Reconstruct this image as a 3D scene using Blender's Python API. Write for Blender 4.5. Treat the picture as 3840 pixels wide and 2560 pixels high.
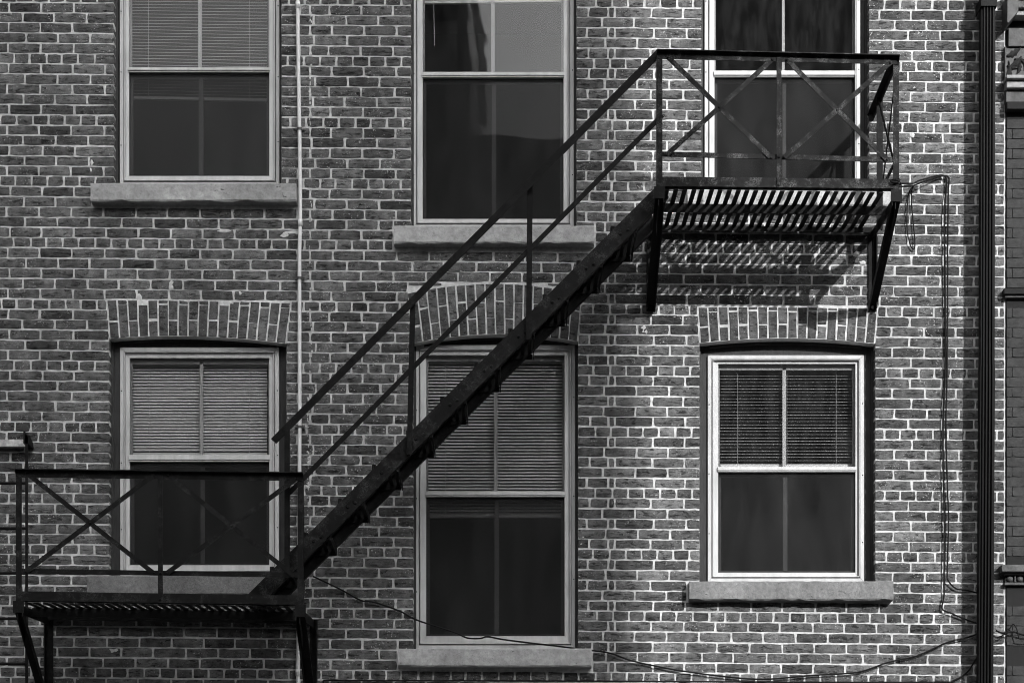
import bpy, math, random
from mathutils import Vector, Matrix
R = random.Random(11)
scene = bpy.context.scene
for o in list(bpy.data.objects): bpy.data.objects.remove(o)

# ------------------------------------------------------------------ scale
S = 1.763e-3        # metres per photo pixel on the wall plane
D = 14.5            # camera to wall
ZC = 1.6            # eye height
HY = 3560.0         # photo row of the eye level
def W(px, py, d=0.0):
    """photo position + distance in front of the wall (m) -> world point"""
    M = D / (D - d)
    return Vector(((px - 1920) * S / M, -d, ZC + (HY - py) * S / M))
def X(px): return (px - 1920) * S
def Z(py): return ZC + (HY - py) * S

# ------------------------------------------------------------------ camera, sky, sun, exposure
cam = bpy.data.cameras.new('camera'); co = bpy.data.objects.new('camera', cam)
scene.collection.objects.link(co); scene.camera = co
co.location = (0, -D, ZC); co.rotation_euler = (math.radians(90), 0, 0)
cam.sensor_width = 36.0; cam.lens = 36.0 * D / (3840 * S)
cam.shift_y = (HY - 1280) / 3840.0
cam.clip_end = 2000

SUN = Vector((0.50, -1.0, 0.506)).normalized()      # towards the sun
elev = math.asin(SUN.z); az = math.atan2(SUN.x, SUN.y)
world = bpy.data.worlds.new('World'); scene.world = world; world.use_nodes = True
nt = world.node_tree; nt.nodes.clear()
sky = nt.nodes.new('ShaderNodeTexSky'); sky.sky_type = 'NISHITA'; sky.sun_disc = False
sky.sun_elevation = elev; sky.sun_rotation = az
sky.dust_density = 10.0; sky.air_density = 0.6
bw = nt.nodes.new('ShaderNodeRGBToBW'); bg = nt.nodes.new('ShaderNodeBackground'); wo = nt.nodes.new('ShaderNodeOutputWorld')
nt.links.new(sky.outputs[0], bw.inputs[0]); nt.links.new(bw.outputs[0], bg.inputs[0]); nt.links.new(bg.outputs[0], wo.inputs[0])
bg.inputs[1].default_value = 0.15
sl = bpy.data.lights.new('sun', 'SUN'); so = bpy.data.objects.new('sun', sl); scene.collection.objects.link(so)
sl.energy = 2.0; sl.angle = math.radians(0.53)
so.rotation_euler = SUN.to_track_quat('Z', 'Y').to_euler(); so.location = (8, -20, 20)
scene.view_settings.view_transform = 'Standard'; scene.view_settings.look = 'None'
scene.view_settings.gamma = 1.0; scene.view_settings.exposure = 1.2
scene.cycles.use_denoising = True
scene.cycles.filter_width = 1.0
scene.cycles.max_bounces = 6; scene.cycles.transparent_max_bounces = 16
scene.cycles.sample_clamp_indirect = 4.0

# ------------------------------------------------------------------ helpers
C = scene.collection
class MB:
    def __init__(s): s.v = []; s.f = []
    def add(s, v, f):
        b = len(s.v); s.v += [tuple(p) for p in v]; s.f += [tuple(i + b for i in q) for q in f]; return s
    def box(s, x0, x1, y0, y1, z0, z1):
        x0, x1 = sorted((x0, x1)); y0, y1 = sorted((y0, y1)); z0, z1 = sorted((z0, z1))
        return s.add([(x0,y0,z0),(x1,y0,z0),(x1,y1,z0),(x0,y1,z0),(x0,y0,z1),(x1,y0,z1),(x1,y1,z1),(x0,y1,z1)],
              [(0,3,2,1),(4,5,6,7),(0,1,5,4),(1,2,6,5),(2,3,7,6),(3,0,4,7)])
    def sweep(s, p0, p1, prof, up):
        """extrude a 2D profile (u along up, v along side) from p0 to p1"""
        p0 = Vector(p0); p1 = Vector(p1); a = (p1 - p0).normalized()
        u = Vector(up); u = (u - a * u.dot(a)).normalized(); w = a.cross(u)
        n = len(prof)
        vs = [p0 + u * q[0] + w * q[1] for q in prof] + [p1 + u * q[0] + w * q[1] for q in prof]
        fs = [(i, (i + 1) % n, n + (i + 1) % n, n + i) for i in range(n)]
        fs += [tuple(range(n - 1, -1, -1)), tuple(range(n, 2 * n))]
        return s.add(vs, fs)
    def bar(s, p0, p1, h, t, up=(0, 0, 1)):
        return s.sweep(p0, p1, [(-h/2,-t/2),(h/2,-t/2),(h/2,t/2),(-h/2,t/2)], up)
    def angle(s, p0, p1, a, b, t, up=(0, 0, 1)):
        """L section: leg a along up (from 0), leg b along side"""
        return s.sweep(p0, p1, [(0,0),(a,0),(a,t),(t,t),(t,b),(0,b)] if b > 0 else [(0,0),(0,b),(t,b),(t,-t),(a,-t),(a,0)], up)
    def tube(s, pts, r, n=8):
        pts = [Vector(p) for p in pts]; m = len(pts); vs = []
        rr = r if isinstance(r, (list, tuple)) else [r] * m
        for i, p in enumerate(pts):
            a = (pts[min(i+1, m-1)] - pts[max(i-1, 0)]).normalized()
            ref = Vector((0,1,0)) if abs(a.y) < .9 else Vector((1,0,0))
            u = a.cross(ref).normalized(); w = a.cross(u)
            for k in range(n):
                t = 2 * math.pi * k / n; vs.append(p + (u * math.cos(t) + w * math.sin(t)) * rr[i])
        fs = [(i*n+k, i*n+(k+1)%n, (i+1)*n+(k+1)%n, (i+1)*n+k) for i in range(m-1) for k in range(n)]
        fs += [tuple(range(n-1,-1,-1)), tuple(range((m-1)*n, m*n))]
        return s.add(vs, fs)
    def prism(s, poly, y0, y1):
        """polygon in (x, z), counter-clockwise seen from the street, extruded y0 (front) to y1"""
        n = len(poly)
        vs = [(p[0], y0, p[1]) for p in poly] + [(p[0], y1, p[1]) for p in poly]
        fs = [tuple(range(n)), tuple(range(2*n-1, n-1, -1))] + [(i, n+i, n+(i+1)%n, (i+1)%n) for i in range(n)]
        return s.add(vs, fs)
    def ring(s, o, i, y0, y1):
        """rectangular ring in px seen at its depth: o, i = (x0, x1, z0, z1) world"""
        ox0, ox1, oz0, oz1 = o; ix0, ix1, iz0, iz1 = i
        for q in ([(ox0,oz0),(ix0,iz0),(ix0,iz1),(ox0,oz1)], [(ix1,iz0),(ox1,oz0),(ox1,oz1),(ix1,iz1)],
                  [(ix0,iz1),(ix1,iz1),(ox1,oz1),(ox0,oz1)], [(ox0,oz0),(ox1,oz0),(ix1,iz0),(ix0,iz0)]):
            s.prism(q, y0, y1)
        return s
    def mesh(s, name):
        m = bpy.data.meshes.new(name); m.from_pydata(s.v, [], s.f); m.update(); return m
    def build(s, name, mat, parent=None, smooth=False):
        m = s.mesh(name); m.materials.append(mat)
        if smooth:
            for p in m.polygons: p.use_smooth = True
        return link(name, m, parent)
def link(name, m, parent=None):
    o = bpy.data.objects.new(name, m); C.objects.link(o); o.parent = parent; return o
def bevel(o, w=0.003, seg=2):
    md = o.modifiers.new('bevel', 'BEVEL'); md.width = w; md.segments = seg; md.limit_method = 'ANGLE'; return o
def tag(o, label, cat, group=None):
    o['label'] = label; o['category'] = cat
    if group: o['group'] = group
    return o
def empty(name, loc=(0, 0, 0)):
    o = bpy.data.objects.new(name, None); C.objects.link(o); o.empty_display_size = 0.1
    return o     # kept at the origin: parts are built in world coordinates

# ------------------------------------------------------------------ materials (all grey: the picture is black and white)
def new_mat(name):
    m = bpy.data.materials.new(name); m.use_nodes = True; n = m.node_tree
    return m, n, n.nodes['Principled BSDF']
class NT:
    def __init__(s, n): s.n = n; s.pos = None
    def node(s, t, **k):
        x = s.n.nodes.new(t)
        for a, b in k.items(): setattr(x, a, b)
        return x
    def lk(s, a, b): s.n.links.new(a, b)
    def P(s, scale=(1, 1, 1)):
        if s.pos is None: s.pos = s.node('ShaderNodeNewGeometry')
        mp = s.node('ShaderNodeMapping'); mp.inputs['Scale'].default_value = scale
        s.lk(s.pos.outputs['Position'], mp.inputs[0]); return mp.outputs[0]
    def noise(s, scale, detail=4, rough=.55, stretch=(1, 1, 1), dist=0):
        x = s.node('ShaderNodeTexNoise'); x.inputs['Scale'].default_value = scale; x.inputs['Detail'].default_value = detail
        x.inputs['Roughness'].default_value = rough; x.inputs['Distortion'].default_value = dist
        s.lk(s.P(stretch), x.inputs['Vector']); return x.outputs['Fac']
    def ramp(s, fac, stops):
        r = s.node('ShaderNodeValToRGB'); e = r.color_ramp.elements
        while len(e) < len(stops): e.new(.5)
        for k, (p, v) in enumerate(stops): e[k].position = p; e[k].color = (v, v, v, 1)
        s.lk(fac, r.inputs[0]); return r.outputs[0]
    def math(s, op, a, b=None, clamp=False):
        m = s.node('ShaderNodeMath', operation=op, use_clamp=clamp)
        for i, q in enumerate((a, b)):
            if q is None: continue
            if isinstance(q, (int, float)): m.inputs[i].default_value = q
            else: s.lk(q, m.inputs[i])
        return m.outputs[0]
    def mix(s, f, a, b):
        m = s.node('ShaderNodeMix', data_type='FLOAT')
        for i, q in zip((0, 2, 3), (f, a, b)):
            if isinstance(q, (int, float)): m.inputs[i].default_value = q
            else: s.lk(q, m.inputs[i])
        return m.outputs[0]
    def bump(s, h, strength, dist, bsdf):
        b = s.node('ShaderNodeBump'); b.inputs['Strength'].default_value = strength; b.inputs['Distance'].default_value = dist
        s.lk(h, b.inputs['Height']); s.lk(b.outputs[0], bsdf.inputs['Normal'])

def brick_material(name, lo, hi, specks=1.0):
    m, n, b = new_mat(name); t = NT(n)
    oi = t.node('ShaderNodeObjectInfo'); g = t.node('ShaderNodeNewGeometry')
    rnd = t.math('FRACT', t.math('ADD', oi.outputs['Random'], t.math('MULTIPLY', g.outputs['Random Per Island'], 1.0)))
    tone = t.ramp(rnd, [(0, lo), (.25, lo + .35 * (hi - lo)), (.8, lo + .6 * (hi - lo)), (1, hi)])
    blotch = t.ramp(t.noise(16, 5, .6), [(.28, .5), (.5, 1.0), (.75, 1.65)])
    stain = t.ramp(t.noise(1.5, 5, .62, (1.8, 1, .55)), [(.3, .62), (.52, 1.0), (.75, 1.38)])
    grain = t.ramp(t.noise(190, 3, .7), [(.3, .7), (.7, 1.3)])
    crack = t.ramp(t.noise(30, 6, .72, (.55, 1, 2.1), .9), [(.385, .2), (.465, 1.0)])
    c = t.math('MULTIPLY', tone, t.math('MULTIPLY', blotch, t.math('MULTIPLY', stain, t.math('MULTIPLY', grain, crack))))
    zone = t.ramp(t.noise(.9, 3, .5), [(.42, 0), (.62, 1)])
    sp = t.math('MULTIPLY', t.ramp(t.noise(75, 4, .6, (1, 1, 1.2)), [(.60, 0), (.635, 1)]), t.ramp(t.noise(7, 3, .5), [(.48, 0), (.57, 1)]))
    sp = t.math('MULTIPLY', sp, t.math('MULTIPLY', t.math('ADD', t.math('MULTIPLY', zone, .75), .25), specks))
    c = t.mix(sp, c, .5)
    t.lk(c, b.inputs['Base Color']); b.inputs['Roughness'].default_value = .9
    b.inputs['Specular IOR Level'].default_value = .2
    h = t.math('ADD', t.math('MULTIPLY', crack, .8), t.math('ADD', t.noise(60, 5, .65, (.8, 1, 1.4)), t.math('MULTIPLY', t.noise(240, 2), .25)))
    t.bump(h, .75, .006, b)
    return m
def rough_material(name, base, amp=.25, scale=40, bump=.5, dist=.004, rough=.9, crack=0.0, speck=0.0, stretch=(1, 1, 1), spec=.3, streak=0.0):
    m, n, b = new_mat(name); t = NT(n)
    c = t.math('MULTIPLY', t.ramp(t.noise(scale, 5, .62, stretch), [(.25, base * (1 - amp)), (.75, base * (1 + amp))]),
               t.ramp(t.noise(3.0, 3, .6), [(.3, 1 - amp * .6), (.7, 1 + amp * .5)]))
    h = t.noise(scale * 2, 5, .65, stretch)
    if streak: c = t.math('MULTIPLY', c, t.ramp(t.noise(1.5, 5, .62, (1.8, 1, .55)), [(.3, 1 - streak), (.52, 1.0), (.75, 1 + streak * .7)]))
    if crack:
        k = t.ramp(t.noise(14, 7, .7, (.7, 1, 1.6), 1.2), [(.33, 1 - crack), (.37, 1.0)]); c = t.math('MULTIPLY', c, k); h = t.math('ADD', h, k)
    if speck:
        s1 = t.ramp(t.noise(260, 2, .6), [(.62, 0), (.7, speck)]); s2 = t.ramp(t.noise(210, 2, .6, (1.1, 1, 1)), [(.63, 0), (.7, 1)])
        c = t.math('MULTIPLY', t.math('ADD', c, s1), t.math('SUBTRACT', 1, t.math('MULTIPLY', s2, .65)))
    t.lk(c, b.inputs['Base Color']); b.inputs['Roughness'].default_value = rough
    b.inputs['Specular IOR Level'].default_value = spec
    t.bump(h, bump, dist, b); return m
def plain(name, base, rough=.6, spec=.4):
    m, n, b = new_mat(name); b.inputs['Base Color'].default_value = (base, base, base, 1)
    b.inputs['Roughness'].default_value = rough; b.inputs['Specular IOR Level'].default_value = spec; return m
def iron_material(name, base=.008, rust=.10):
    m, n, b = new_mat(name); t = NT(n)
    k = t.ramp(t.noise(11, 6, .68), [(.48, 0), (.62, 1)])
    f = t.ramp(t.noise(160, 3, .7), [(.42, 0), (.62, 1)])
    c = t.mix(t.math('MULTIPLY', k, f), t.ramp(t.noise(30, 4), [(.3, base * .6), (.7, base * 1.4)]), rust)
    t.lk(c, b.inputs['Base Color']); b.inputs['Roughness'].default_value = .6; b.inputs['Specular IOR Level'].default_value = .09
    t.bump(t.math('ADD', t.noise(120, 4, .7), k), .5, .0015, b); return m
def glass_material(name, tint=.96, refl=1.0):
    m = bpy.data.materials.new(name); m.use_nodes = True; n = m.node_tree; n.nodes.clear(); t = NT(n)
    out = t.node('ShaderNodeOutputMaterial'); mx = t.node('ShaderNodeMixShader'); tr = t.node('ShaderNodeBsdfTransparent'); gl = t.node('ShaderNodeBsdfGlossy')
    tr.inputs[0].default_value = (tint, tint, tint, 1); gl.inputs['Roughness'].default_value = .012
    fr = t.node('ShaderNodeFresnel'); fr.inputs[0].default_value = 1.5
    b = t.node('ShaderNodeBump'); b.inputs['Strength'].default_value = .06; b.inputs['Distance'].default_value = .02
    t.lk(t.noise(2.2, 2, .4), b.inputs['Height']); t.lk(b.outputs[0], gl.inputs['Normal'])
    t.lk(t.math('MULTIPLY', fr.outputs[0], refl * .42), mx.inputs[0]); t.lk(tr.outputs[0], mx.inputs[1]); t.lk(gl.outputs[0], mx.inputs[2])
    # dust film with drip streaks on the pane
    df = t.node('ShaderNodeBsdfDiffuse'); df.inputs[0].default_value = (.35, .35, .35, 1); m2 = t.node('ShaderNodeMixShader')
    dirt = t.math('MULTIPLY', t.ramp(t.noise(9, 5, .65, (1.5, 1, .35)), [(.4, .006), (.8, .03)]), 1.0)
    t.lk(dirt, m2.inputs[0]); t.lk(mx.outputs[0], m2.inputs[1]); t.lk(df.outputs[0], m2.inputs[2])
    t.lk(m2.outputs[0], out.inputs[0]); return m
def screen_material(name):
    m = bpy.data.materials.new(name); m.use_nodes = True; n = m.node_tree; n.nodes.clear(); t = NT(n)
    out = t.node('ShaderNodeOutputMaterial'); mx = t.node('ShaderNodeMixShader'); tr = t.node('ShaderNodeBsdfTransparent'); df = t.node('ShaderNodeBsdfDiffuse')
    t.lk(t.ramp(t.noise(3.5, 5, .65, (1.6, 1, .5)), [(.3, .014), (.7, .034)]), df.inputs[0])
    mx.inputs[0].default_value = .6
    t.lk(tr.outputs[0], mx.inputs[1]); t.lk(df.outputs[0], mx.inputs[2]); t.lk(mx.outputs[0], out.inputs[0]); return m

M_brick = brick_material('brick', .046, .145)
M_arch = brick_material('arch_brick', .055, .115, .4)
M_mortar = rough_material('mortar', .49, .34, 38, .7, .005, streak=.28)
M_stone = rough_material('sill_stone', .33, .30, 30, .8, .004, crack=.75, streak=.3, speck=.10)
M_stone2 = rough_material('sill_concrete', .17, .32, 40, .9, .004, crack=.6, streak=.3, speck=.16)
M_frame = rough_material('white_aluminium', .42, .2, 22, .05, .001, .45, stretch=(1, 1, .15), spec=.5)
M_wood = rough_material('dark_painted_timber', .03, .35, 60, .6, .003, .7, stretch=(1, 1, .2))
M_sashdark = plain('inner_sash_paint', .30, .6)
M_muntin = plain('muntin_paint', .20, .6)
M_iron = iron_material('rusty_black_iron')
M_iron3 = iron_material('worn_iron_shade_toned', .006, .045)  # dimmer rust; carries the lower balcony's shade in its colour
M_iron2 = iron_material('black_iron', .005, .016)
M_pipe = rough_material('white_painted_conduit', .62, .1, 20, .2, .001, .5)
M_cable = plain('black_cable', .006, .7, .15)
M_spout = rough_material('dark_gutter_paint', .006, .3, 30, .1, .001, .4, stretch=(1, 1, .1), spec=.05)
M_blind = plain('blind_slat', .42, .6)
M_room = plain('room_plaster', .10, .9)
M_glass = glass_material('window_glass'); M_screen = screen_material('insect_mesh')
M_nbrick = rough_material('neighbour_brick', .036, .35, 25, .5, .003, speck=.02)
M_njoint = plain('neighbour_joint', .012, .95)
M_ntrim = rough_material('neighbour_trim_paint', .075, .4, 30, .6, .003, .7, crack=.5)
M_nlight = rough_material('peeling_light_paint', .24, .35, 30, .6, .003, .7, crack=.7)
M_peel = rough_material('peeling_bracket_paint', .40, .5, 35, .6, .003, .7, crack=.7)

# ------------------------------------------------------------------ ground and street
def struct(o): o['kind'] = 'structure'; return o
struct(MB().box(-150, 150, -150, 150, -.4, -.16).build('ground', rough_material('ground_soil', .12, .2, 2, .3, .01)))
struct(MB().box(-150, 150, -26, -3.2, -.155, -.15).build('road', rough_material('asphalt', .05, .3, 60, .5, .004)))
for y0, y1 in ((-3.2, 0.02), (-30, -26)):
    struct(MB().box(-150, 150, y0, y1, -.155, 0).build('pavement', rough_material('pavement_concrete', .28, .2, 20, .4, .003)))

# ------------------------------------------------------------------ window data (photo pixels)
LOW = [
 dict(k='D', ox=(411, 1072), arc=(1269, 1288, 18), ext=(1122, 1133, 2), ax=(400, 1091), n=18,
      fr=(450, 1046, 1302, 2161), gl=(487, 1010, 1343, 2118), meet=(1706, 1730), mun=(750, 762), sill=(335, 1118, 2164, 2236), st=1),
 dict(k='E', ox=(1552, 2166), arc=(1286, 1280, 30), ext=(1098, 1100, 38), ax=(1527, 2182), n=18,
      fr=(1557, 2157, 1293, 2433), gl=(1598, 2117, 1332, 2384), meet=(1842, 1862), mun=(1852, 1866), sill=(1495, 2217, 2436, 2504), st=0),
 dict(k='F', ox=(2626, 3281), arc=(1286, 1288, 19), ext=(1150, 1156, 4), ax=(2617, 3292), n=18,
      fr=(2654, 3240, 1331, 2183), gl=(2693, 3207, 1365, 2146), meet=(1750, 1769), mun=(2934, 2947), sill=(2581, 3343, 2185, 2256), st=1),
]
def up(b, **kw):
    w = dict(b); w.update(kw); return w
dA, dB, dC = -1464, -1575, -1467
UPP = [
 up(LOW[0], k='A', ox=(428, 1053), arc=(1269+dA, 1280+dA, 18), ext=(1122+dA, 1130+dA, 2), ax=(417, 1068),
    fr=(449, 1048, 1302+dA, 699), gl=(484, 1010, 1343+dA, 661), meet=(255, 271), mun=(743, 757), sill=(348, 1116, 702, 770), st=0),
 up(LOW[1], k='B', ox=(1543, 2160), arc=(1286+dB, 1280+dB, 30), ext=(1098+dB, 1100+dB, 38), ax=(1520, 2180),
    fr=(1547, 2152, 1293+dB, 858), gl=(1585, 2113, 1332+dB, 822), meet=(272, 291), mun=(1842, 1855), sill=(1479, 2227, 861, 927), st=0),
 up(LOW[2], k='C', ox=(2633, 3258), arc=(1286+dC, 1288+dC, 19), ext=(1152+dC, 1166+dC, 5), ax=(2620, 3270),
    fr=(2642, 3226, 1331+dC, 714), gl=(2679, 3206, 1365+dC, 680), meet=(267, 289), mun=(2932, 2942), sill=(2575, 3332, 718, 786), st=0),
]
WIN = UPP + LOW
def arc_y(a, t): return a[0] + (a[1] - a[0]) * t - a[2] * 4 * t * (1 - t)
for w in WIN:
    w['crown'] = min(arc_y(w['arc'], t / 20) for t in range(21))

# ------------------------------------------------------------------ the brick building
bld = empty('brick_building')
tag(bld, 'weathered brick building with pale mortar joints and six tall sash windows', 'building')
XL, XR, YT, YB = -900, 3771, -1100, 4460
# mortar body: one sheet with holes, plus the returns of the openings
xs = sorted({XL, XR} | {x for w in WIN for x in (w['ox'][0] - 3, w['ox'][1] + 3)})
ys = sorted({YT, YB} | {y for w in WIN for y in (w['crown'] - 3, w['sill'][2] + 20)})
mb = MB(); YM = 0.0065
def in_hole(x, y):
    return any(w['ox'][0] - 3 < x < w['ox'][1] + 3 and w['crown'] - 3 < y < w['sill'][2] + 20 for w in WIN)
for i in range(len(xs) - 1):
    for j in range(len(ys) - 1):
        if not in_hole((xs[i] + xs[i+1]) / 2, (ys[j] + ys[j+1]) / 2):
            mb.add([(X(xs[i]), YM, Z(ys[j+1])), (X(xs[i+1]), YM, Z(ys[j+1])), (X(xs[i+1]), YM, Z(ys[j])), (X(xs[i]), YM, Z(ys[j]))], [(0, 1, 2, 3)])
for w in WIN:
    x0, x1 = w['ox'][0] - 3, w['ox'][1] + 3; yb = w['sill'][2] + 20; cr = w['crown'] - 3
    N = 24; pts = [(x0 + (x1 - x0) * k / N, arc_y(w['arc'], k / N) - 3) for k in range(N + 1)]
    for k in range(N):                                  # spandrel up to the hole's straight top, and the soffit
        (xa, ya), (xb, yb2) = pts[k], pts[k+1]
        mb.add([(X(xa), YM, Z(ya)), (X(xb), YM, Z(yb2)), (X(xb), YM, Z(cr)), (X(xa), YM, Z(cr))], [(0, 1, 2, 3)])
        mb.add([(X(xa), YM, Z(ya)), (X(xb), YM, Z(yb2)), (X(xb), .25, Z(yb2)), (X(xa), .25, Z(ya))], [(0, 3, 2, 1)])
    for xx, ya in ((x0, pts[0][1]), (x1, pts[-1][1])):
        mb.add([(X(xx), YM, Z(yb)), (X(xx), YM, Z(ya)), (X(xx), .25, Z(ya)), (X(xx), .25, Z(yb))], [(0, 1, 2, 3)])
# roof edge and side returns so the wall has a body
mb.box(X(XL), X(XR), .26, .5, Z(YT) - .3, Z(YT) - .004)
wall = mb.build('wall', M_mortar, bld)

def brick_geo(w, h, rng, depth=.095, nx=None):
    """one brick, front at y=0 centred on the origin: uneven face, worn edges"""
    nx = nx or (6 if w > .16 else 3); nz = 2
    vs = []; fs = []; idx = {}
    bow = rng.uniform(-.0012, .0012)
    for j in range(nz + 1):
        for i in range(nx + 1):
            x = -w/2 + w * i / nx; z = -h/2 + h * j / nz
            edge = i in (0, nx) or j in (0, nz); corner = i in (0, nx) and j in (0, nz)
            if j == 0: z += rng.uniform(-.0022, .0016)
            elif j == nz: z += rng.uniform(-.0016, .0022)
            else: z += rng.uniform(-.003, .003)
            if i == 0: x += rng.uniform(-.0015, .0025)
            elif i == nx: x += rng.uniform(-.0025, .0015)
            else: x += rng.uniform(-.006, .006)
            if corner: x *= 1 - rng.uniform(0, .004) / w * 2; z *= 1 - rng.uniform(0, .003) / h * 2
            z += bow * math.cos(math.pi * x / w)
            y = rng.uniform(.0015, .0040) if edge else rng.uniform(-.0022, .0010)
            idx[i, j] = len(vs); vs.append((x, y, z))
    for j in range(nz):
        for i in range(nx):
            fs.append((idx[i, j], idx[i+1, j], idx[i+1, j+1], idx[i, j+1]))
    per = [(i, 0) for i in range(nx)] + [(nx, j) for j in range(nz)] + [(i, nz) for i in range(nx, 0, -1)] + [(0, j) for j in range(nz, 0, -1)]
    b = len(vs); n = len(per)
    for p in per:
        q = vs[idx[p]]; vs.append((q[0], depth, q[2]))
    for k in range(n):
        fs.append((idx[per[k]], b + k, b + (k + 1) % n, idx[per[(k + 1) % n]]))
    return vs, fs

obst = []
for w in WIN:
    a, e = w['arc'], w['ext']; o0, o1 = w['ox']; p0, p1 = w['ax']
    obst.append((o0, o1, max(a[0], a[1]), w['sill'][2]))
    for k in range(5):
        t0, t1 = k / 5, (k + 1) / 5
        obst.append((p0 + (p1 - p0) * t0, p0 + (p1 - p0) * t1, min(arc_y(e, t0), arc_y(e, t1), arc_y(e, (t0+t1)/2)) - 2, max(a[0], a[1]) + 1, w, k))
    s = w['sill']; obst.append((s[0] - 4, s[1] + 4, s[2] - 2, s[3] + 3))
TILT = .0088; PITCH = 38.33; JO = 6.2
bricks = []      # (x0, x1, y0, y1, header)
row0 = int((YT - 217.7) / PITCH) + 1; row1 = int((YB - 217.7) / PITCH) - 1
for r in range(row0, row1 + 1):
    yc = 217.7 + r * PITCH + R.uniform(-.8, .8); header = r % 6 == 0
    pitch = 60.4 if header else 120.8
    phase = 57 if header else (31 if (r % 6) % 2 else 90)
    ob_row = []
    for o in obst:
        if len(o) > 4:      # arch slice: its outer ends lean with the ring
            w, k = o[4], o[5]; yy = yc + TILT * (o[0] + o[1]) / 2; f = min(1, max(0, (yy - arc_y(w['ext'], .5)) / (w['arc'][0] - arc_y(w['ext'], .5))))
            q0 = w['ax'][0] + (w['ox'][0] - w['ax'][0]) * f; q1 = w['ax'][1] + (w['ox'][1] - w['ax'][1]) * f
            o = (q0 + (q1 - q0) * k / 5, q0 + (q1 - q0) * (k + 1) / 5, o[2], o[3])
        ob_row.append(o)
    hits = [o for o in ob_row if o[2] < yc + 15 + TILT * (o[0] + o[1]) / 2 and o[3] > yc - 15 + TILT * (o[0] + o[1]) / 2]
    brk = {XL, XR - 2} | {x for o in hits for x in o[:2]}
    for x in ([1163, 2281, 2306] if r % 2 and not header else []):
        if not any(o[0] - 30 < x < o[1] + 30 for o in hits): brk.add(x)
    brk = sorted(brk)
    for s0, s1 in zip(brk[:-1], brk[1:]):
        if s1 - s0 < 1: continue
        xm = (s0 + s1) / 2; ytilt = TILT * xm
        top, bot = yc - (PITCH - JO) / 2 + ytilt, yc + (PITCH - JO) / 2 + ytilt
        for o in ob_row:
            if o[0] < xm < o[1] and o[2] < bot and o[3] > top:
                if o[2] <= top + 2 and o[3] >= bot - 2: top = bot; break
                if o[2] - top > o[3] + 0 - top and False: pass
                if o[2] > top + 2: bot = min(bot, o[2] - 3)
                else: top = max(top, o[3] + 4)
        if bot - top < 6: continue
        # joints inside the segment
        drift = 6 * math.sin(r * 1.7 + s0)
        k = math.ceil((s0 - phase - drift) / pitch); js = []
        while phase + drift + k * pitch < s1:
            j = phase + drift + k * pitch + R.uniform(-2.6, 2.6)
            if j - s0 > (22 if header else 34) and s1 - j > (22 if header else 34): js.append(j)
            k += 1
        free0 = any(abs(s0 - o[0]) < .1 or abs(s0 - o[1]) < .1 for o in obst); 
        ed = [s0] + js + [s1]
        for a, b in zip(ed[:-1], ed[1:]):
            edge0 = 1.0 if a == s0 and any(abs(s0 - w['ox'][1]) < .1 for w in WIN) else JO / 2
            edge1 = 1.0 if b == s1 and any(abs(s1 - w['ox'][0]) < .1 for w in WIN) else JO / 2
            x0 = a + edge0 + R.uniform(-.6, .6); x1 = b - edge1 + R.uniform(-.6, .6)
            if x1 - x0 < 8: continue
            dy = TILT * ((x0 + x1) / 2 - xm)
            bricks.append((x0, x1, top + dy + R.uniform(-.7, .7), bot + dy + R.uniform(-.7, .7), header))
# joined run: merge pieces split only by an obstacle slice boundary is not needed; slices are half-brick sized
def in_view(b): return b[0] > 4 and b[1] < 3640 and b[2] > 4 and b[3] < 2556
def behind_iron(b):
    x, y = (b[0] + b[1]) / 2, (b[2] + b[3]) / 2
    if 40 < x < 1160 and 1750 < y < 2560: return True
    if 2440 < x < 3400 and 180 < y < 1180: return True
    return abs((x - 937) * .998 - (2227 - y)) < 170 or abs((x - 1018) * 1.014 - (1664 - y)) < 45 or 1060 < x < 1175
cand = [b for b in bricks if in_view(b) and not behind_iron(b)]
cand.sort(key=lambda b: -(b[1] - b[0]) * (b[3] - b[2])); single = set(cand[:300])
rng = random.Random(5); variants = []
for k in range(14):
    g = MB(); g.add(*brick_geo(.2035, .0552, rng)); m = g.mesh('brick'); m.materials.append(M_brick); variants.append(m)
rest = MB()
for b in bricks:
    w_, h_ = (b[1] - b[0]) * S, (b[3] - b[2]) * S; cx, cz = X((b[0] + b[1]) / 2), Z((b[2] + b[3]) / 2); yo = R.uniform(-.0015, .0015)
    rot = R.uniform(-.006, .006) - TILT
    if b in single:
        o = link('brick', variants[R.randrange(14)], wall)
        o.location = (cx, yo, cz); o.scale = (w_ / .2035, 1, h_ / .0552); o.rotation_euler = (0, -rot, 0)
    else:
        v, f = brick_geo(w_, h_, R); c_, s_ = math.cos(rot), math.sin(rot)
        rest.add([(p[0] * c_ - p[2] * s_ + cx, p[1] + yo, p[0] * s_ + p[2] * c_ + cz) for p in v], f)
bo = rest.build('brickwork', M_brick, wall); bo['kind'] = 'stuff'

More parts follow.
